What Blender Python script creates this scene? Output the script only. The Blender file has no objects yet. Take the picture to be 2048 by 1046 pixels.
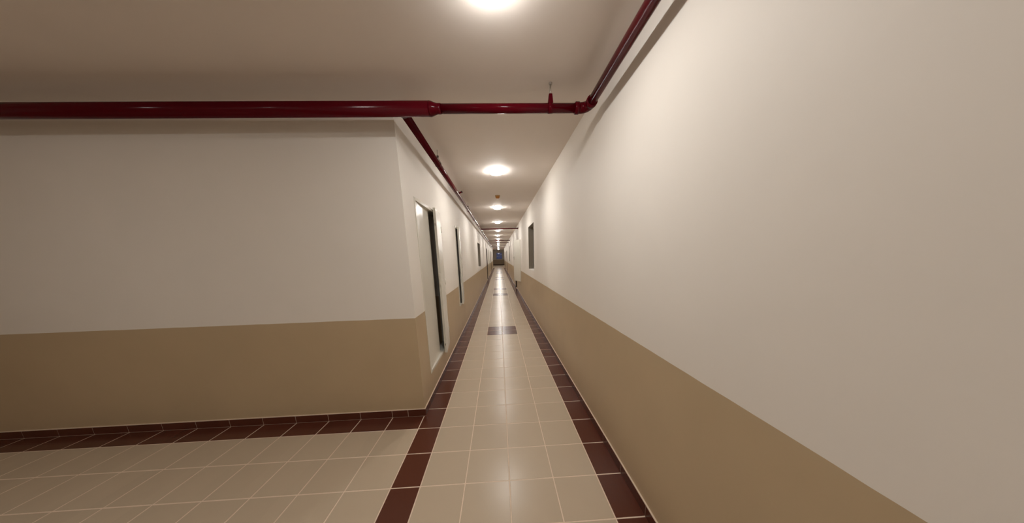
import bpy, bmesh, math, random
from mathutils import Vector, Matrix
random.seed(4)
S = bpy.context.scene
C = S.collection
PI = math.pi

# ------------------------------------------------------------------ dimensions (metres)
T = 0.3                       # floor tile
XL, XR = -0.188, 1.38         # corridor side walls
YC = 1.095                    # where the left wall begins (corner towards the open area)
ZC = 2.70                     # ceiling
ZW = 0.977                    # top of the tan paint
Y_CORR, Y_END = 34.0, 47.0    # corridor end, end wall
Y_BACK, X_FAR = -3.6, -5.2    # open area behind / beside the camera

# ------------------------------------------------------------------ materials
def new_mat(name):
    m = bpy.data.materials.new(name); m.use_nodes = True
    nt = m.node_tree; b = nt.nodes['Principled BSDF']
    return m, nt, b

def simple(name, col, rough=.5, metal=0, spec=.5, coat=0, noise=0, nscale=30, bump=0, bscale=200):
    m, nt, b = new_mat(name)
    b.inputs['Base Color'].default_value = (*col, 1)
    b.inputs['Roughness'].default_value = rough
    b.inputs['Metallic'].default_value = metal
    b.inputs['Specular IOR Level'].default_value = spec
    b.inputs['Coat Weight'].default_value = coat
    geo = nt.nodes.new('ShaderNodeNewGeometry')
    if noise:
        n = nt.nodes.new('ShaderNodeTexNoise'); n.inputs['Scale'].default_value = nscale
        n.inputs['Detail'].default_value = 4
        nt.links.new(geo.outputs['Position'], n.inputs['Vector'])
        mx = nt.nodes.new('ShaderNodeMix'); mx.data_type = 'RGBA'
        mx.inputs['A'].default_value = (*[c*(1-noise) for c in col], 1)
        mx.inputs['B'].default_value = (*[min(1, c*(1+noise)) for c in col], 1)
        nt.links.new(n.outputs['Fac'], mx.inputs['Factor'])
        nt.links.new(mx.outputs['Result'], b.inputs['Base Color'])
    if bump:
        n2 = nt.nodes.new('ShaderNodeTexNoise'); n2.inputs['Scale'].default_value = bscale
        nt.links.new(geo.outputs['Position'], n2.inputs['Vector'])
        bp = nt.nodes.new('ShaderNodeBump'); bp.inputs['Strength'].default_value = bump
        bp.inputs['Distance'].default_value = .002
        nt.links.new(n2.outputs['Fac'], bp.inputs['Height'])
        nt.links.new(bp.outputs['Normal'], b.inputs['Normal'])
    return m

CREAM = (.80, .755, .695)
TAN = (.50, .385, .245)

def wall_paint():
    # cream emulsion above, satin tan paint below, split at ZW
    m, nt, b = new_mat('wall_paint')
    N, L = nt.nodes, nt.links
    geo = N.new('ShaderNodeNewGeometry')
    sep = N.new('ShaderNodeSeparateXYZ'); L.new(geo.outputs['Position'], sep.inputs[0])
    wob = N.new('ShaderNodeTexNoise'); wob.inputs['Scale'].default_value = 6
    L.new(geo.outputs['Position'], wob.inputs['Vector'])
    w = N.new('ShaderNodeMath'); w.operation = 'MULTIPLY_ADD'
    L.new(wob.outputs['Fac'], w.inputs[0]); w.inputs[1].default_value = .006; L.new(sep.outputs['Z'], w.inputs[2])
    gt = N.new('ShaderNodeMath'); gt.operation = 'GREATER_THAN'
    L.new(w.outputs[0], gt.inputs[0]); gt.inputs[1].default_value = ZW + .003
    mott = N.new('ShaderNodeTexNoise'); mott.inputs['Scale'].default_value = 2.2; mott.inputs['Detail'].default_value = 5
    L.new(geo.outputs['Position'], mott.inputs['Vector'])
    def var(col, a):
        mx = N.new('ShaderNodeMix'); mx.data_type = 'RGBA'
        mx.inputs['A'].default_value = (*[c*(1-a) for c in col], 1)
        mx.inputs['B'].default_value = (*[c*(1+a) for c in col], 1)
        L.new(mott.outputs['Fac'], mx.inputs['Factor']); return mx
    c1, c2 = var(CREAM, .035), var(TAN, .09)
    mc = N.new('ShaderNodeMix'); mc.data_type = 'RGBA'
    L.new(gt.outputs[0], mc.inputs['Factor']); L.new(c2.outputs['Result'], mc.inputs['A']); L.new(c1.outputs['Result'], mc.inputs['B'])
    L.new(mc.outputs['Result'], b.inputs['Base Color'])
    mr = N.new('ShaderNodeMapRange'); L.new(gt.outputs[0], mr.inputs['Value'])
    mr.inputs['To Min'].default_value = .36; mr.inputs['To Max'].default_value = .62
    L.new(mr.outputs[0], b.inputs['Roughness'])
    b.inputs['Specular IOR Level'].default_value = .4
    nb = N.new('ShaderNodeTexNoise'); nb.inputs['Scale'].default_value = 9; nb.inputs['Detail'].default_value = 8
    L.new(geo.outputs['Position'], nb.inputs['Vector'])
    bp = N.new('ShaderNodeBump'); bp.inputs['Strength'].default_value = .25; bp.inputs['Distance'].default_value = .004
    L.new(nb.outputs['Fac'], bp.inputs['Height']); L.new(bp.outputs['Normal'], b.inputs['Normal'])
    return m

def tile_mat(name, col, rough, var=.05):
    m, nt, b = new_mat(name)
    N, L = nt.nodes, nt.links
    geo = N.new('ShaderNodeNewGeometry')
    sn = N.new('ShaderNodeVectorMath'); sn.operation = 'SCALE'; sn.inputs['Scale'].default_value = 1/T
    L.new(geo.outputs['Position'], sn.inputs[0])
    fl = N.new('ShaderNodeVectorMath'); fl.operation = 'FLOOR'; L.new(sn.outputs[0], fl.inputs[0])
    wn = N.new('ShaderNodeTexWhiteNoise'); L.new(fl.outputs[0], wn.inputs['Vector'])
    n = N.new('ShaderNodeTexNoise'); n.inputs['Scale'].default_value = 7; n.inputs['Detail'].default_value = 6
    L.new(geo.outputs['Position'], n.inputs['Vector'])
    ad = N.new('ShaderNodeMath'); ad.operation = 'ADD'; L.new(wn.outputs['Value'], ad.inputs[0]); L.new(n.outputs['Fac'], ad.inputs[1])
    hf = N.new('ShaderNodeMath'); hf.operation = 'MULTIPLY'; L.new(ad.outputs[0], hf.inputs[0]); hf.inputs[1].default_value = .5
    mx = N.new('ShaderNodeMix'); mx.data_type = 'RGBA'
    mx.inputs['A'].default_value = (*[c*(1-var) for c in col], 1)
    mx.inputs['B'].default_value = (*[c*(1+var) for c in col], 1)
    L.new(hf.outputs[0], mx.inputs['Factor']); L.new(mx.outputs['Result'], b.inputs['Base Color'])
    b.inputs['Roughness'].default_value = rough
    b.inputs['Specular IOR Level'].default_value = .35
    nb = N.new('ShaderNodeTexNoise'); nb.inputs['Scale'].default_value = 14
    L.new(geo.outputs['Position'], nb.inputs['Vector'])
    bp = N.new('ShaderNodeBump'); bp.inputs['Strength'].default_value = .12; bp.inputs['Distance'].default_value = .003
    L.new(nb.outputs['Fac'], bp.inputs['Height']); L.new(bp.outputs['Normal'], b.inputs['Normal'])
    return m

def emit(name, col, strength):
    m, nt, b = new_mat(name)
    b.inputs['Base Color'].default_value = (.9, .9, .9, 1)
    b.inputs['Emission Color'].default_value = (*col, 1)
    b.inputs['Emission Strength'].default_value = strength
    return m

M_WALL = wall_paint()
M_CEIL = simple('ceiling_paint', (.78, .715, .66), .75, noise=.03, nscale=3, bump=.2, bscale=40)
M_PALE = tile_mat('pale_tile', (.52, .425, .315), .27)
M_BROWN = tile_mat('brown_tile', (.100, .030, .017), .24, .12)
M_GROUT = simple('grout', (.74, .60, .47), .8, noise=.1, nscale=60)
M_PIPE = simple('red_enamel', (.076, .001, .005), .15, spec=.12, noise=.08, nscale=20)
M_DOOR = simple('door_paint', (.70, .675, .60), .27, spec=.4, bump=.03, bscale=15)
M_STEEL = simple('zinc_steel', (.38, .34, .30), .4, metal=.8, noise=.1)
M_DARKST = simple('dark_steel', (.06, .04, .035), .5, metal=.5, noise=.1)
M_SHAFT = simple('shaft_shade', (.008, .007, .007), .95, noise=.2, nscale=8)  # near-black base colour puts the unlit darkness of the recesses into the material
M_WOOD = simple('dark_brown_door', (.045, .024, .015), .45, noise=.2, nscale=12)
M_LAMP = emit('lamp_diffuser', (1.0, .968, .925), 98)
M_RIM = emit('lamp_rim', (1.0, .968, .925), 1.6)
M_WHITE = simple('white_plastic', (.75, .73, .70), .4, noise=.02)
M_AMBER = simple('amber_plastic', (.42, .16, .02), .35, noise=.05)
M_ALU = simple('window_aluminium', (.62, .62, .62), .35, noise=.03)
M_FRAMEG = simple('grey_window_frame', (.13, .12, .10), .4, noise=.05)
M_LINING = simple('grey_reveal', (.27, .235, .185), .7, noise=.06)
def glass():
    m, nt, b = new_mat('window_glass')
    b.inputs['Base Color'].default_value = (.85, .9, .92, 1)
    b.inputs['Roughness'].default_value = .04
    b.inputs['Transmission Weight'].default_value = 1
    b.inputs['IOR'].default_value = 1.45
    n = nt.nodes.new('ShaderNodeTexNoise'); n.inputs['Scale'].default_value = 2
    r = nt.nodes.new('ShaderNodeMapRange'); r.inputs['To Min'].default_value = .02; r.inputs['To Max'].default_value = .07
    nt.links.new(n.outputs['Fac'], r.inputs['Value']); nt.links.new(r.outputs[0], b.inputs['Roughness'])
    return m
M_GLASS = glass()

# ------------------------------------------------------------------ mesh helpers
def box(bm, x0, x1, y0, y1, z0, z1, mi=0, bev=0, mat=None):
    vs = [Vector((x, y, z)) for z in (z0, z1) for y in (y0, y1) for x in (x0, x1)]
    if mat is not None: vs = [mat @ v for v in vs]
    v = [bm.verts.new(p) for p in vs]
    fs = []
    for q in ((0, 2, 3, 1), (4, 5, 7, 6), (0, 1, 5, 4), (2, 6, 7, 3), (0, 4, 6, 2), (1, 3, 7, 5)):
        f = bm.faces.new([v[i] for i in q]); f.material_index = mi; fs.append(f)
    if bev:
        es = list({e for f in fs for e in f.edges})
        r = bmesh.ops.bevel(bm, geom=es, offset=bev, segments=2, affect='EDGES', profile=.5)
        for f in r['faces']: f.material_index = mi
    return v

def sweep(bm, pts, rad, seg=24, closed=False, caps=True, mi=0):
    pts = [Vector(p) for p in pts]; n = len(pts)
    rads = rad if isinstance(rad, (list, tuple)) else [rad]*n
    rings = []; up = None
    for i, p in enumerate(pts):
        if closed: d = (pts[(i+1) % n]-pts[i-1]).normalized()
        elif i == 0: d = (pts[1]-pts[0]).normalized()
        elif i == n-1: d = (pts[-1]-pts[-2]).normalized()
        else: d = ((pts[i+1]-p).normalized()+(p-pts[i-1]).normalized()).normalized()
        if up is None:
            up = Vector((0, 0, 1)) if abs(d.z) < .9 else Vector((1, 0, 0))
        a = (up-d*up.dot(d)).normalized(); up = a
        b = d.cross(a)
        rings.append([bm.verts.new(p+(a*math.cos(t)+b*math.sin(t))*rads[i]) for t in [2*PI*k/seg for k in range(seg)]])
    m = n if closed else n-1
    for i in range(m):
        A, B = rings[i], rings[(i+1) % n]
        for k in range(seg):
            f = bm.faces.new((A[k], A[(k+1) % seg], B[(k+1) % seg], B[k])); f.smooth = True; f.material_index = mi
    if caps and not closed:
        bm.faces.new(rings[0][::-1]).material_index = mi; bm.faces.new(rings[-1]).material_index = mi

def lathe_z(bm, cx, cy, prof, seg=40, mi=0):
    """profile (r, z) from first to last, revolved about a vertical axis"""
    rings = []
    for r, z in prof:
        if r < 1e-5: rings.append([bm.verts.new((cx, cy, z))])
        else: rings.append([bm.verts.new((cx+r*math.cos(2*PI*k/seg), cy+r*math.sin(2*PI*k/seg), z)) for k in range(seg)])
    for A, B in zip(rings, rings[1:]):
        for k in range(seg):
            k2 = (k+1) % seg
            q = [A[k] if len(A) > 1 else A[0]]
            if len(A) > 1: q.append(A[k2])
            if len(B) > 1: q += [B[k2], B[k]]
            else: q.append(B[0])
            f = bm.faces.new(q); f.smooth = True; f.material_index = mi

def obj(name, bm, mats, parent=None, kind=None, label=None, cat=None, group=None, recalc=True):
    if recalc: bmesh.ops.recalc_face_normals(bm, faces=bm.faces[:])
    off = Vector((0, 0, 0)); p = parent
    while p: off += p.location; p = p.parent
    if parent: bmesh.ops.translate(bm, vec=-off, verts=bm.verts[:])
    me = bpy.data.meshes.new(name); bm.to_mesh(me); bm.free()
    for m in (mats if isinstance(mats, (list, tuple)) else [mats]): me.materials.append(m)
    o = bpy.data.objects.new(name, me); C.objects.link(o)
    if parent: o.parent = parent
    tag(o, label, cat, group, kind)
    return o

def tag(o, label=None, cat=None, group=None, kind=None):
    if label: o['label'] = label
    if cat: o['category'] = cat
    if group: o['group'] = group
    if kind: o['kind'] = kind
    return o

def thing(name, loc, label=None, cat=None, group=None, kind=None):
    o = bpy.data.objects.new(name, None); C.objects.link(o); o.location = loc
    o.empty_display_size = .1
    return tag(o, label, cat, group, kind)

def copy_tree(o, loc):
    c = o.copy(); C.objects.link(c); c.location = loc
    for ch in o.children:
        d = ch.copy(); C.objects.link(d); d.parent = c
        for g in ch.children:
            e = g.copy(); C.objects.link(e); e.parent = d
    return c

# wall slab in a vertical plane, with rectangular openings
def slab(axis, p0, p1, u0, u1, z0, z1, holes):
    bm = bmesh.new()
    us = sorted({u0, u1, *[h[0] for h in holes], *[h[1] for h in holes]})
    zs = sorted({z0, z1, ZW, *[h[2] for h in holes], *[h[3] for h in holes]})
    us = [u for u in us if u0 <= u <= u1]; zs = [z for z in zs if z0 <= z <= z1]
    cache = {}
    def V(p, u, z):
        k = (p, round(u, 5), round(z, 5))
        if k not in cache:
            cache[k] = bm.verts.new((p, u, z) if axis == 'x' else (u, p, z))
        return cache[k]
    def solid(i, j):
        if not (0 <= i < len(us)-1 and 0 <= j < len(zs)-1): return False
        uc, zc = (us[i]+us[i+1])/2, (zs[j]+zs[j+1])/2
        return not any(h[0] < uc < h[1] and h[2] < zc < h[3] for h in holes)
    for i in range(len(us)-1):
        for j in range(len(zs)-1):
            if not solid(i, j): continue
            a, b, c, d = us[i], us[i+1], zs[j], zs[j+1]
            for p in (p0, p1): bm.faces.new((V(p, a, c), V(p, b, c), V(p, b, d), V(p, a, d)))
            if not solid(i-1, j): bm.faces.new((V(p0, a, c), V(p1, a, c), V(p1, a, d), V(p0, a, d)))
            if not solid(i+1, j): bm.faces.new((V(p0, b, c), V(p1, b, c), V(p1, b, d), V(p0, b, d)))
            if not solid(i, j-1): bm.faces.new((V(p0, a, c), V(p1, a, c), V(p1, b, c), V(p0, b, c)))
            if not solid(i, j+1): bm.faces.new((V(p0, a, d), V(p1, a, d), V(p1, b, d), V(p0, b, d)))
    return bm

# ------------------------------------------------------------------ openings (y0, y1, z0, z1)
CAB1 = (1.405, 2.435, .285, 2.075)
CAB2 = (3.62, 4.21, .59, 2.07)
NICHE_L = (8.64, 9.85, 1.13, 2.05)
DOOR_L1 = (15.35, 16.3, 0, 2.06)
CAB_L3 = (18.9, 19.5, .68, 2.07)
DOOR_L2 = (23.9, 24.8, 0, 2.06)
NICHE_L2 = (28.5, 29.6, 1.13, 2.05)
NICHE_R = (4.615, 5.648, 1.16, 2.225)
CAB_R = (8.15, 8.77, .56, 2.07)
DOOR_R1 = (10.35, 11.25, 0, 2.06)
NICHE_R2 = (16.9, 17.9, 1.16, 2.225)
DOOR_R2 = (23.1, 24.0, 0, 2.06)
DOOR_R3 = (28.9, 29.8, 0, 2.06)
HL = [CAB1, CAB2, NICHE_L, DOOR_L1, CAB_L3, DOOR_L2, NICHE_L2]
HR = [NICHE_R, CAB_R, DOOR_R1, NICHE_R2, DOOR_R2, DOOR_R3]
TH = .2

# ------------------------------------------------------------------ room shell
obj('wall_left', slab('x', XL-TH, XL, YC, Y_CORR, 0, ZC, HL), M_WALL, kind='structure',
    label='left corridor wall, cream above and tan below, with raised service doors')
obj('wall_right', slab('x', XR, XR+TH, Y_BACK, Y_CORR, 0, ZC, HR), M_WALL, kind='structure',
    label='long right corridor wall, cream above and tan below')
obj('wall_front', slab('y', YC, YC+TH, X_FAR, XL-TH, 0, ZC, []), M_WALL, kind='structure',
    label='wall facing the camera left of the corridor mouth')
obj('wall_back', slab('y', Y_BACK-TH, Y_BACK, X_FAR-TH, XR+TH, 0, ZC, []), M_WALL, kind='structure')
obj('wall_side', slab('x', X_FAR-TH, X_FAR, Y_BACK, YC+TH, 0, ZC, []), M_WALL, kind='structure')
# wider bay at the far end of the corridor
XE0, XE1 = -.75, 2.0
obj('wall_bay_left', slab('x', XE0-TH, XE0, Y_CORR, Y_END, 0, ZC, []), M_WALL, kind='structure')
obj('wall_bay_right', slab('x', XE1, XE1+TH, Y_CORR, Y_END, 0, ZC, []), M_WALL, kind='structure')
obj('wall_bay_return', slab('y', Y_CORR, Y_CORR+.1, XE0, XL, 0, ZC, []), M_WALL, kind='structure')
obj('wall_bay_return', slab('y', Y_CORR, Y_CORR+.1, XR, XE1, 0, ZC, []), M_WALL, kind='structure')
WIN = (.15, 1.33, 1.02, 2.28)
obj('wall_end', slab('y', Y_END, Y_END+TH, XE0-TH, XE1+TH, 0, ZC, [WIN]), M_WALL, kind='structure',
    label='end wall of the corridor with a window onto the dark blue evening')
bm = bmesh.new()
box(bm, X_FAR-TH, XR+TH, Y_BACK-TH, YC+TH, ZC, ZC+.15)
box(bm, -1.3, 2.6, YC+TH, Y_END+TH, ZC, ZC+.15)
obj('ceiling', bm, M_CEIL, kind='structure', label='plain painted ceiling over the corridor')

# ---- floor: grout bed with bevelled tiles on it
G = .0038
def tile(bm, x0, x1, y0, y1, mi):
    if x1-x0 < .02 or y1-y0 < .02: return
    x0 += G; x1 -= G; y0 += G; y1 -= G
    b = .0012; h = .0012
    lo = [bm.verts.new(p) for p in ((x0, y0, -h), (x1, y0, -h), (x1, y1, -h), (x0, y1, -h))]
    hi = [bm.verts.new(p) for p in ((x0+b, y0+b, 0), (x1-b, y0+b, 0), (x1-b, y1-b, 0), (x0+b, y1-b, 0))]
    f = bm.faces.new(hi); f.material_index = mi
    for k in range(4):
        f = bm.faces.new((lo[k], lo[(k+1) % 4], hi[(k+1) % 4], hi[k])); f.material_index = mi
bm = bmesh.new()
zb = -.0012
box(bm, X_FAR-TH, XR+TH, Y_BACK-TH, YC+TH, -.1, zb, 0)
box(bm, -1.3, 2.6, YC+TH, Y_END+TH, -.1, zb, 0)
r0, r1 = math.floor(Y_BACK/T), math.ceil(Y_CORR/T)
for r in range(r0, r1):
    ya, yb = max(r*T, Y_BACK), min((r+1)*T, Y_CORR)
    for c in range(4):
        m23 = r % 23
        brown = r > 10 and c in (1, 2) and m23 in (6, 7, 12, 13)
        tile(bm, c*T, (c+1)*T, ya, yb, 2 if brown else 1)
    tile(bm, -.198, 0, ya, yb, 2)
    tile(bm, 1.2, XR, ya, yb, 2)
x = -.198
while x > X_FAR+.05:                     # open area left of the corridor
    xa = max(x-T, X_FAR)
    tile(bm, xa, x, .9, YC, 2)
    for r in range(r0, 3): tile(bm, xa, x, max(r*T, Y_BACK), (r+1)*T, 1)
    x -= T
for r in range(r1, math.ceil(Y_END/T)):  # far bay
    ya, yb = max(r*T, Y_CORR), min((r+1)*T, Y_END)
    if r == r1: ya = Y_CORR
    k = 0; x = XE0
    while x < XE1-.01:
        xb = min(x+T, XE1); tile(bm, x, xb, ya, yb, 2 if r > Y_END/T-2 else 1); x = xb
obj('floor', bm, [M_GROUT, M_PALE, M_BROWN], kind='structure', recalc=True,
    label='pale square floor tiles between dark brown tile borders')

# ---- baseboards: brown tiles with a pale grout cap
BH, BT = .072, .009
def base_x(name, wx, side, y0, y1, gaps=(), off=0):
    bm = bmesh.new()
    ys = [y0]; k = math.floor(y0/T)+1
    while k*T < y1-.001:
        if k*T-ys[-1] > .03: ys.append(k*T)
        k += 1
    ys.append(y1)
    a, b = (wx, wx+BT) if side > 0 else (wx-BT, wx)
    for p, q in zip(ys, ys[1:]):
        segs = [(p, q)]
        for g in gaps:
            nn = []
            for s, t in segs:
                if g[1] <= s or g[0] >= t: nn.append((s, t)); continue
                if g[0]-s > .01: nn.append((s, g[0]))
                if t-g[1] > .01: nn.append((g[1], t))
            segs = nn
        for s, t in segs:
            box(bm, a, b, s+.002, t-.002, .003, BH, 1)
            box(bm, min(a, b) if side > 0 else a+.0015, b-.0015 if side > 0 else b, s, t, 0, BH+.001, 0)
            if side > 0: box(bm, wx, wx+BT-.001, s, t, BH, BH+.006, 0)
            else: box(bm, wx-BT+.001, wx, s, t, BH, BH+.006, 0)
    return obj(name, bm, [M_GROUT, M_BROWN], kind='structure')
base_x('baseboard_left', XL, 1, YC, Y_CORR, [DOOR_L1, DOOR_L2])
base_x('baseboard_right', XR, -1, Y_BACK, Y_CORR, [DOOR_R1, DOOR_R2, DOOR_R3])
bm = bmesh.new()
x = XL+BT; cuts = [x]
k = 0
while -.198-.3*(k+1) > X_FAR:
    cuts.append(-.198-.3*k if k else -.348); k += 1
cuts = [XL+BT, -.348]+[-.498-.3*i for i in range(15)]+[X_FAR]
for b_, a_ in zip(cuts, cuts[1:]):
    if a_ < X_FAR: continue
    box(bm, a_+.002, b_-(.002 if b_ < XL else 0), YC-BT, YC, .003, BH, 1)
    box(bm, a_, b_-(0 if b_ < XL else .0015), YC-BT+.0015, YC, 0, BH+.001, 0)
    box(bm, a_, b_-(0 if b_ < XL else .001), YC-BT+.001, YC, BH, BH+.006, 0)
obj('baseboard_front', bm, [M_GROUT, M_BROWN], kind='structure')
bm = bmesh.new(); box(bm, XE0, XE1, Y_END-.01, Y_END, 0, .12)
obj('baseboard_end', bm, M_BROWN, kind='structure')

# ------------------------------------------------------------------ shafts and rooms behind the openings
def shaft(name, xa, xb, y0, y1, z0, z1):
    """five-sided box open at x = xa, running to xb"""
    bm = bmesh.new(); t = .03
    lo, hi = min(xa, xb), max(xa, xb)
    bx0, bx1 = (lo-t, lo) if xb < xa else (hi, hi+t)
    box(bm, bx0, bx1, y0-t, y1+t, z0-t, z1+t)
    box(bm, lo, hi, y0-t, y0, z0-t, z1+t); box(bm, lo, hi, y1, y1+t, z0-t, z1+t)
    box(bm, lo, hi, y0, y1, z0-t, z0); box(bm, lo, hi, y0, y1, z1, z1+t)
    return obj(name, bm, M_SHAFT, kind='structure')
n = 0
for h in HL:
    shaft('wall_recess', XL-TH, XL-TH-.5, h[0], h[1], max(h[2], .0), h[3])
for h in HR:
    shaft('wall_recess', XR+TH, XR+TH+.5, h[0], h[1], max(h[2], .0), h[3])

# ------------------------------------------------------------------ doors
def frame_bm(side, wx, op, w=.045, proud=.012, depth=.09, sill=True):
    """casing round an opening; side=+1: wall faces +x (left wall), -1: right wall"""
    y0, y1, z0, z1 = op; bm = bmesh.new()
    a, b = (wx-depth, wx+proud) if side > 0 else (wx-proud, wx+depth)
    bv = .003
    zl = z0+(w if sill else 0)
    box(bm, a, b, y0, y0+w, z0+.001 if not sill else z0, z1, 0, bv)
    box(bm, a, b, y1-w, y1, z0+.001 if not sill else z0, z1, 0, bv)
    box(bm, a, b, y0+w, y1-w, z1-w, z1, 0, bv)
    if sill: box(bm, a, b, y0+w, y1-w, z0, z0+w, 0, bv)
    return bm

def leaf(side, wx, hinge_y, length, z0, z1, ang, toward, th=.03, inset=0.0):
    """leaf hinged at hinge_y extending in direction toward (+1 away / -1 to camera) opened by ang (deg, + = into the corridor)"""
    bm = bmesh.new()
    a = math.radians(ang)
    d = Vector((side*math.sin(a), toward*math.cos(a), 0))
    nrm = Vector((-side*math.cos(a), toward*math.sin(a), 0))   # into the wall
    o = Vector((wx+side*inset, hinge_y, 0))
    M = Matrix(((d.x, nrm.x, 0, o.x), (d.y, nrm.y, 0, o.y), (0, 0, 1, 0), (0, 0, 0, 1)))
    box(bm, 0, length, 0, th, z0, z1, 0, .003, M)
    return bm, M

# door_1: double service door near the corner on the left, right leaf ajar outwards
y0, y1, z0, z1 = CAB1
d1 = thing('door_1', (XL, (y0+y1)/2, z0), 'raised white double service door beside the near left corner, one leaf ajar', 'door', kind='structure')
obj('door_frame', frame_bm(1, XL, CAB1, w=.03, proud=.006), M_DOOR, d1)
bm, M = leaf(1, XL, y0+.03, .545, z0+.028, z1-.03, -2.5, 1, inset=-.004)
obj('door_leaf', bm, M_DOOR, d1)
bm, M = leaf(1, XL, y1-.012, .405, z0-.0, z1+.012, 5.5, -1, inset=.012)
l2 = obj('door_leaf', bm, M_DOOR, d1)
bm = bmesh.new()
box(bm, .395, .425, .004, .022, 1.17, 1.32, 0, .002, M)
obj('lock_tongue', bm, M_DOOR, l2)
bm = bmesh.new()
box(bm, .400, .416, .006, .020, z0+.10, z0+.125, 0, .002, M)
box(bm, .400, .416, .006, .020, z1-.19, z1-.165, 0, .002, M)
obj('latch', bm, M_STEEL, l2)
bm = bmesh.new()
for zz in (z0+.2, (z0+z1)/2, z1-.2): sweep(bm, [(XL+.012, y1-.004, zz-.04), (XL+.012, y1-.004, zz+.04)], .006, 10)
obj('hinge', bm, M_DOOR, d1)

# door_2: narrower raised service door
y0, y1, z0, z1 = CAB2
d2 = thing('door_2', (XL, (y0+y1)/2, z0), 'narrow raised white service door, second on the left wall, ajar with a dark slit', 'door', kind='structure')
obj('door_frame', frame_bm(1, XL, CAB2, w=.035, proud=.008), M_DOOR, d2)
bm, M = leaf(1, XL, y1-.01, .39, z0+.01, z1, 5.0, -1, inset=.012)
l = obj('door_leaf', bm, M_DOOR, d2)
bm = bmesh.new(); box(bm, .37, .402, .004, .022, 1.2, 1.33, 0, .002, M)
obj('lock_tongue', bm, M_DOOR, l)
bm = bmesh.new()
for zz in (z0+.2, (z0+z1)/2, z1-.2): sweep(bm, [(XL+.012, y1-.004, zz-.04), (XL+.012, y1-.004, zz+.04)], .006, 10)
obj('hinge', bm, M_DOOR, d2)

# door_3: raised service door open into the corridor on the right
y0, y1, z0, z1 = CAB_R
d3 = thing('door_3', (XR, (y0+y1)/2, z0), 'white raised service door on the right wall, leaf swung open into the corridor', 'door', kind='structure')
obj('door_frame', frame_bm(-1, XR, (y0-.01, y1+.01, z0, z1), w=.04, proud=.012), M_DOOR, d3)
bm, M = leaf(-1, XR, y0+.02, .60, z0+.015, z1+.02, 20, 1, inset=.014)
l = obj('door_leaf', bm, M_DOOR, d3)
bm = bmesh.new()
box(bm, .54, .575, -.006, 0, 1.38, 1.50, 0, .002, M)
sweep(bm, [M @ Vector((.557, -.004, 1.45)), M @ Vector((.557, -.035, 1.45)), M @ Vector((.50, -.038, 1.45))], .007, 10)
obj('handle', bm, M_STEEL, l)

# further raised service door, left
y0, y1, z0, z1 = CAB_L3
d4 = thing('door_4', (XL, (y0+y1)/2, z0), 'small dark raised service opening far along the left wall, between two full-height doorways', 'door', kind='structure')
obj('door_frame', frame_bm(1, XL, CAB_L3, w=.04), M_DOOR, d4)
bm, M = leaf(1, XL-.02, y0+.04, .30, z0+.04, z1-.04, -40, 1)
obj('door_leaf', bm, M_DOOR, d4)

def room_door(idx, side, wx, op, label, mat=M_WOOD):
    y0, y1, z0, z1 = op
    d = thing('door_%d' % idx, (wx, (y0+y1)/2, 0), label, 'door', kind='structure')
    obj('door_frame', frame_bm(side, wx, op, w=.05, proud=.008, depth=.16, sill=False), mat, d)
    bm = bmesh.new()
    a, b = (wx-.14, wx-.10) if side > 0 else (wx+.10, wx+.14)
    box(bm, a, b, y0+.052, y1-.052, .008, z1-.052, 0, .002)
    f = b if side > 0 else a
    for za, zz in ((.15, .95), (1.1, 1.9)):     # raised panels
        box(bm, min(f, f+side*.008), max(f, f+side*.008), y0+.16, y1-.16, za, zz, 0, .004)
    lf = obj('door_leaf', bm, mat, d)
    bm = bmesh.new()
    hy = y0+.11
    sweep(bm, [(f, hy, 1.02), (f+side*.05, hy, 1.02), (f+side*.055, hy+.10, 1.02)], .008, 10)
    obj('handle', bm, M_STEEL, lf)
room_door(5, 1, XL, DOOR_L1, 'dark brown full-height door, first full-height one on the left wall')
room_door(6, 1, XL, DOOR_L2, 'dark brown full-height door far along the left wall')
room_door(7, -1, XR, DOOR_R1, 'dark full-height door on the right, hidden mostly by the open white leaf')
room_door(8, -1, XR, DOOR_R2, 'dark brown full-height door far along the right wall')
room_door(9, -1, XR, DOOR_R3, 'dark brown full-height door nearest the end on the right wall')

# ------------------------------------------------------------------ windows
def niche_window(idx, side, wx, op, label, d=.125):
    y0, y1, z0, z1 = op
    w = thing('window_%d' % idx, (wx, (y0+y1)/2, z0), label, 'window', kind='structure')
    bm = bmesh.new(); f = .045
    a, b = (wx-d-.04, wx-d) if side > 0 else (wx+d, wx+d+.04)
    box(bm, a, b, y0, y0+f, z0, z1); box(bm, a, b, y1-f, y1, z0, z1)
    box(bm, a, b, y0+f, y1-f, z0, z0+f); box(bm, a, b, y0+f, y1-f, z1-f, z1)
    ym = (y0+y1)/2; box(bm, a, b, ym-.025, ym+.025, z0+f, z1-f)
    obj('window_frame', bm, M_FRAMEG, w)
    c = (a+b)/2
    bm = bmesh.new(); t = .006
    j0, j1 = (wx-d, wx-.001) if side > 0 else (wx+.001, wx+d)
    box(bm, j0, j1, y0, y0+t, z0, z1); box(bm, j0, j1, y1-t, y1, z0, z1)
    box(bm, j0, j1, y0+t, y1-t, z1-t, z1)
    obj('window_lining', bm, M_LINING, w, label='dull grey-brown reveal lining')
    for p, q in ((y0+f, ym-.025), (ym+.025, y1-f)):
        bm = bmesh.new(); box(bm, c-.003, c+.003, p, q, z0+f, z1-f); obj('window_pane', bm, M_GLASS, w)
niche_window(1, -1, XR, NICHE_R, 'deep-set dark window in the right wall, nearest the camera')
niche_window(2, 1, XL, NICHE_L, 'deep-set window in the left wall beyond the second service door')
niche_window(3, -1, XR, NICHE_R2, 'deep-set window far along the right wall beyond the open leaf')
niche_window(4, 1, XL, NICHE_L2, 'deep-set window near the far end of the left wall')
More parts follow.
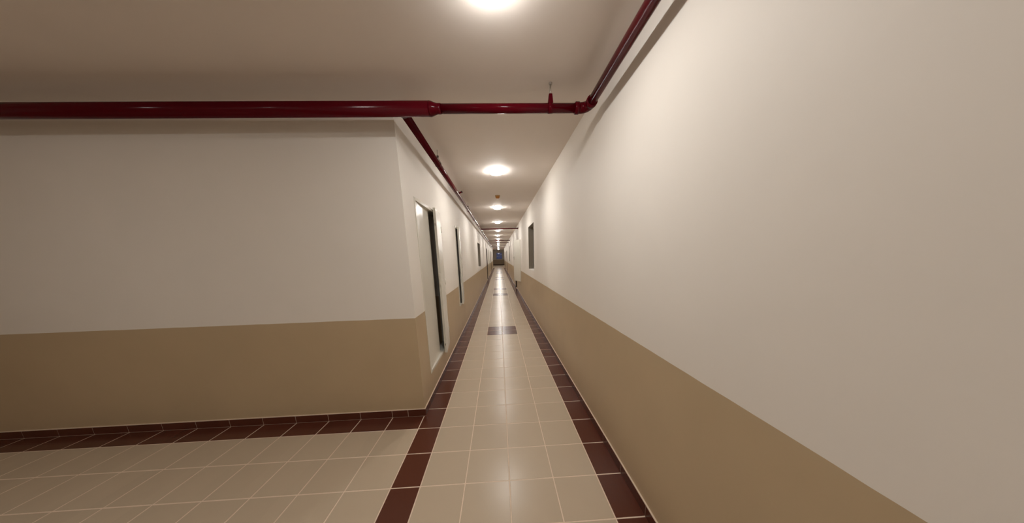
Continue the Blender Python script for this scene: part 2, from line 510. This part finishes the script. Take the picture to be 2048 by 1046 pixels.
# end window
x0, x1, z0, z1 = WIN
w = thing('window_5', ((x0+x1)/2, Y_END, z0), 'white-framed window at the far end of the corridor showing blue dusk', 'window', kind='structure')
bm = bmesh.new(); f = .07; a, b = Y_END-.03, Y_END+.05; zm = (z0+z1)/2
box(bm, x0, x0+f, a, b, z0, z1); box(bm, x1-.14, x1, a, b, z0, z1)
box(bm, x0+f, x1-.14, a, b, z1-f, z1); box(bm, x0+f, x1-.14, a, b, z0, z0+.12)
box(bm, x0+f, x1-.14, a, b, zm-.03, zm+.03)
obj('window_frame', bm, M_ALU, w)
for p, q in ((z0+.12, zm-.03), (zm+.03, z1-f)):
    bm = bmesh.new(); box(bm, x0+f, x1-.14, Y_END+.005, Y_END+.011, p, q); obj('window_pane', bm, M_GLASS, w)
bm = bmesh.new(); box(bm, x0-.1, x1+.1, Y_END-.12, Y_END+.02, z0-.05, z0)
obj('window_sill', bm, M_ALU, w)

# ------------------------------------------------------------------ red sprinkler pipework
YP, ZP = .90, 2.541          # crossing pipe
RB, RS = .0465, .0305        # thick and thin radii
XLP, ZLP = -.062, 2.55       # run along the left wall
XRP = 1.275                  # run along the right wall
pipe = thing('sprinkler_pipe', (.14, YP, ZP), 'dark red fire sprinkler pipework crossing under the ceiling and running along both walls', 'pipe')
bm = bmesh.new(); sweep(bm, [(X_FAR, YP, ZP), (.135, YP, ZP)], RB, 40)
obj('header_pipe', bm, M_PIPE, pipe, label='thicker red pipe section left of the reducer')
bm = bmesh.new()
n = 14; pts = []; rr = []
for i in range(n+1):
    t = i/n; pts.append((.135+.062*t, YP, ZP)); s = t*t*(3-2*t)
    rr.append(RB+.0012+(RS+.002-RB-.0012)*s)
pts.append((.215, YP, ZP)); rr.append(RS+.002)
sweep(bm, pts, rr, 40)
obj('reducer', bm, M_PIPE, pipe, label='red reducer narrowing the pipe')
bm = bmesh.new(); sweep(bm, [(.20, YP, ZP), (XRP-.075, YP, ZP)], RS, 40)
obj('cross_pipe', bm, M_PIPE, pipe)
# elbow with socket collars
bm = bmesh.new(); R_ = .058
pts = [(XRP-.085, YP, ZP)]
for i in range(13):
    a = PI/2*i/12
    pts.append((XRP-R_+R_*math.sin(a), YP-R_+R_*math.cos(a), ZP))
pts.append((XRP, YP-.085, ZP))
sweep(bm, pts, RS+.004, 36)
sweep(bm, [(XRP-.098, YP, ZP), (XRP-.093, YP, ZP), (XRP-.068, YP, ZP), (XRP-.063, YP, ZP)], [RS+.002, RS+.0085, RS+.0085, RS+.004], 36)
sweep(bm, [(XRP, YP-.098, ZP), (XRP, YP-.093, ZP), (XRP, YP-.068, ZP), (XRP, YP-.063, ZP)], [RS+.002, RS+.0085, RS+.0085, RS+.004], 36)
obj('elbow', bm, M_PIPE, pipe, label='red collared elbow by the right wall')
bm = bmesh.new(); sweep(bm, [(XRP, YP-.08, ZP), (XRP, Y_BACK, ZP-.01)], RS, 40)
obj('wall_run_pipe', bm, M_PIPE, pipe, label='red pipe running beside the right wall towards the camera')
bm = bmesh.new(); sweep(bm, [(XLP, YP, ZP), (XLP, 3.3, ZLP), (XLP, 9, ZLP), (XLP, Y_END, ZLP)], RS+.0005, 40)
obj('wall_run_pipe', bm, M_PIPE, pipe, label='red pipe running down the corridor beside the left wall')
bm = bmesh.new()
sweep(bm, [(XLP, YP+.03, ZP), (XLP, YP+.052, ZP), (XLP, YP+.06, ZP)], [RS+.008, RS+.006, RS-.002], 32)
obj('tee_collar', bm, M_PIPE, pipe)
for y in (6.3, 12.6, 18.9):
    bm = bmesh.new()
    sweep(bm, [(XLP, y-.045, ZLP), (XLP, y-.04, ZLP), (XLP, y+.04, ZLP), (XLP, y+.045, ZLP)], [RS, RS+.006, RS+.006, RS], 32)
    obj('coupling', bm, M_PIPE, pipe)
bm = bmesh.new()
sweep(bm, [(XLP+.02, 3.43, ZLP+.018), (XLP+.062, 3.43, ZLP+.034)], .013, 20)
o = obj('drop_outlet', bm, M_PIPE, pipe)
bm = bmesh.new()
sweep(bm, [(XLP+.062, 3.43, ZLP+.034), (XLP+.08, 3.43, ZLP+.041)], .017, 6)
obj('plug', bm, M_DARKST, o)
for y in (8.95, 16.4, 18.8, 24.8, 29.6, 33.2):
    bm = bmesh.new(); sweep(bm, [(XLP, y, ZLP), (XR, y, ZLP)], .021, 24)
    sweep(bm, [(XLP+.02, y, ZLP), (XLP+.055, y, ZLP)], .028, 24)
    sweep(bm, [(XR-.012, y, ZLP), (XR, y, ZLP)], .034, 24)
    obj('branch_pipe', bm, M_PIPE, pipe)

# ------------------------------------------------------------------ pipe hangers
hx = 1.0
hg = thing('pipe_hanger', (hx, YP, ZC), 'threaded rod hanger holding the crossing red pipe near its elbow', 'pipe hanger')
bm = bmesh.new(); sweep(bm, [(hx, YP, ZP+.07), (hx, YP, ZC)], .006, 10)
obj('rod', bm, M_STEEL, hg)
bm = bmesh.new(); lathe_z(bm, hx, YP, [(.0, ZC-.012), (.011, ZC-.012), (.013, ZC-.004), (.013, ZC), (0, ZC)], 16)
obj('anchor', bm, M_STEEL, hg)
bm = bmesh.new()
v = box(bm, hx-.019, hx+.019, YP-.012, YP+.012, ZP+RS-.001, ZP+.088, 0)
for q in v[4:]: q.co.x = hx+(q.co.x-hx)*.62
obj('bracket', bm, M_PIPE, hg, label='tapered red bracket')
bm = bmesh.new(); sweep(bm, [(hx-.016, YP, ZP), (hx+.016, YP, ZP)], RS+.0022, 36)
obj('clamp_band', bm, M_PIPE, hg)

def left_hanger(y):
    h = thing('pipe_hanger', (XLP, y, ZC), cat='pipe hanger', group='rod hangers along the left pipe')
    bm = bmesh.new(); sweep(bm, [(XLP, y, ZLP+.085), (XLP, y, ZC)], .0038, 8)
    obj('rod', bm, M_STEEL, h)
    bm = bmesh.new(); sweep(bm, [(XLP, y, ZLP+.072), (XLP, y, ZLP+.09)], .0125, 6)
    obj('nut', bm, M_DARKST, h)
    bm = bmesh.new(); pts = []
    r = RS+.003
    pts = [(XLP, y, ZLP+.075)]
    for i in range(19):
        a = math.radians(35)-math.radians(250)*i/18
        pts.append((XLP+r*math.cos(a), y, ZLP+r*math.sin(a)))
    # pear-shaped loop: thin strap
    sweep(bm, pts, .0034, 8, closed=True)
    obj('loop', bm, M_DARKST, h)
    return h
hang_y = [2.02, 4.93, 7.25, 9.65, 11.6, 14.1, 16.8, 19.5, 22.2, 25.0]
hlab = ['rod and loop hanger on the left pipe, nearest the camera, above the double service door',
        'rod and loop hanger on the left pipe just beyond the second service door',
        'rod and loop hanger on the left pipe, last before the first far crossing branch',
        'rod and loop hanger on the left pipe, first beyond the first far crossing branch',
        'rod and loop hanger on the left pipe, second beyond the first far crossing branch',
        'rod and loop hanger on the left pipe, third beyond the first far crossing branch']
h0 = left_hanger(hang_y[0]); h0['label'] = hlab[0]
for k, y in enumerate(hang_y[1:], 1):
    c = copy_tree(h0, (XLP, y, ZC))
    c['label'] = hlab[k] if k < len(hlab) else 'tiny rod hanger on the left pipe deep in the corridor'

# ------------------------------------------------------------------ ceiling lamps
lamp_y = [.18, 2.76, 5.45, 8.15, 10.95, 13.75, 16.5, 19.3, 22.1, 24.9, 27.7, 30.5, 33.3, 36.1, 38.9, 41.7]
lamp_lab = ['round lamp cut off by the top edge, before the thick red pipe',
            'round glowing ceiling lamp nearest beyond the thick crossing pipe, before the amber detector',
            'round glowing ceiling lamp first beyond the amber detector',
            'round glowing ceiling lamp just before the first far crossing branch pipe',
            'round glowing ceiling lamp just beyond the first far crossing branch pipe',
            'round glowing ceiling lamp, second beyond the first far crossing branch pipe',
            'round glowing ceiling lamp, third beyond the first far crossing branch pipe']
def lamp(y):
    l = thing('ceiling_lamp', (.6, y, ZC), cat='ceiling lamp', group='round lamps along the corridor ceiling')
    bm = bmesh.new()
    lathe_z(bm, .6, y, [(0, ZC), (.092, ZC), (.095, ZC-.003), (.095, ZC-.021), (.092, ZC-.024), (0, ZC-.024)], 48)
    obj('lamp_base', bm, M_RIM, l)
    bm = bmesh.new()
    prof = [(.090, ZC-.022)]
    for i in range(0, 9):
        a = PI/2*i/8; prof.append((.090*math.cos(a)**.75 if i < 8 else 0, ZC-.025-.026*math.sin(a)))
    lathe_z(bm, .6, y, prof, 48)
    obj('lamp_diffuser', bm, M_LAMP, l, label='glowing white diffuser')
    return l
l0 = lamp(lamp_y[0]); l0['label'] = lamp_lab[0]
for k, y in enumerate(lamp_y[1:], 1):
    c = copy_tree(l0, (.6, y, ZC))
    c['label'] = lamp_lab[k] if k < len(lamp_lab) else 'tiny round glowing lamp in the far part of the corridor ceiling'
c = copy_tree(l0, (.6, -2.5, ZC)); c['label'] = 'added ceiling lamp, unseen behind the viewer'  # unseen lamp, added to light the space around the camera
c = copy_tree(l0, (-2.2, -1.3, ZC)); c['label'] = 'added fill lamp, unseen over the open area left of the viewer'  # unseen lamp, added as fill for the wall facing the camera

# ------------------------------------------------------------------ smoke detector
sy = 4.25
sd = thing('smoke_detector', (.61, sy, ZC), 'small amber smoke detector on the ceiling between the first two far lamps', 'smoke detector')
bm = bmesh.new(); lathe_z(bm, .61, sy, [(0, ZC), (.052, ZC), (.052, ZC-.010), (.046, ZC-.016), (0, ZC-.016)], 32)
obj('detector_base', bm, simple('aged_plastic', (.40, .27, .13), .5, noise=.05), sd)
bm = bmesh.new(); lathe_z(bm, .61, sy, [(.040, ZC-.015), (.043, ZC-.022), (.040, ZC-.040), (.030, ZC-.052), (.012, ZC-.056), (0, ZC-.056)], 32)
obj('detector_head', bm, M_AMBER, sd, label='amber detector head')

# ------------------------------------------------------------------ evening sky outside
w = bpy.data.worlds.new('World'); S.world = w; w.use_nodes = True
bg = w.node_tree.nodes['Background']
bg.inputs['Color'].default_value = (.26, .36, 1.0, 1); bg.inputs['Strength'].default_value = .05

# ------------------------------------------------------------------ camera
f, cx, cy, yaw, pitch, roll = 505.911, 1022.75, 613.964, .0438, .1971, .0300
cam = bpy.data.cameras.new('camera'); co = bpy.data.objects.new('camera', cam); C.objects.link(co)
cam.sensor_fit = 'HORIZONTAL'; cam.sensor_width = 36; cam.lens = f/2048*36
cam.shift_x = (1024-cx)/2048; cam.shift_y = (cy-523)/2048
cam.clip_start = .02; cam.clip_end = 200
cyw, syw = math.cos(yaw), math.sin(yaw); cp, sp = math.cos(pitch), math.sin(pitch); cr, sr = math.cos(roll), math.sin(roll)
A = Matrix(((cyw, -syw, 0), (syw, cyw, 0), (0, 0, 1)))
B = Matrix(((1, 0, 0), (0, cp, -sp), (0, sp, cp)))
Cc = Matrix(((cr, 0, -sr), (0, 1, 0), (sr, 0, cr)))
Rm = Cc @ B @ A                       # rows: right, forward, up
right, fwd, up = Rm[0], Rm[1], Rm[2]
mw = Matrix(((right.x, up.x, -fwd.x, .584), (right.y, up.y, -fwd.y, -1.161), (right.z, up.z, -fwd.z, 1.497), (0, 0, 0, 1)))
co.matrix_world = mw
S.camera = co

S.view_settings.view_transform = 'Standard'; S.view_settings.look = 'None'
S.view_settings.gamma = 1; S.view_settings.use_curve_mapping = False
S.view_settings.exposure = 0.78
S.cycles.max_bounces = 10; S.cycles.diffuse_bounces = 6
S.cycles.use_denoising = True
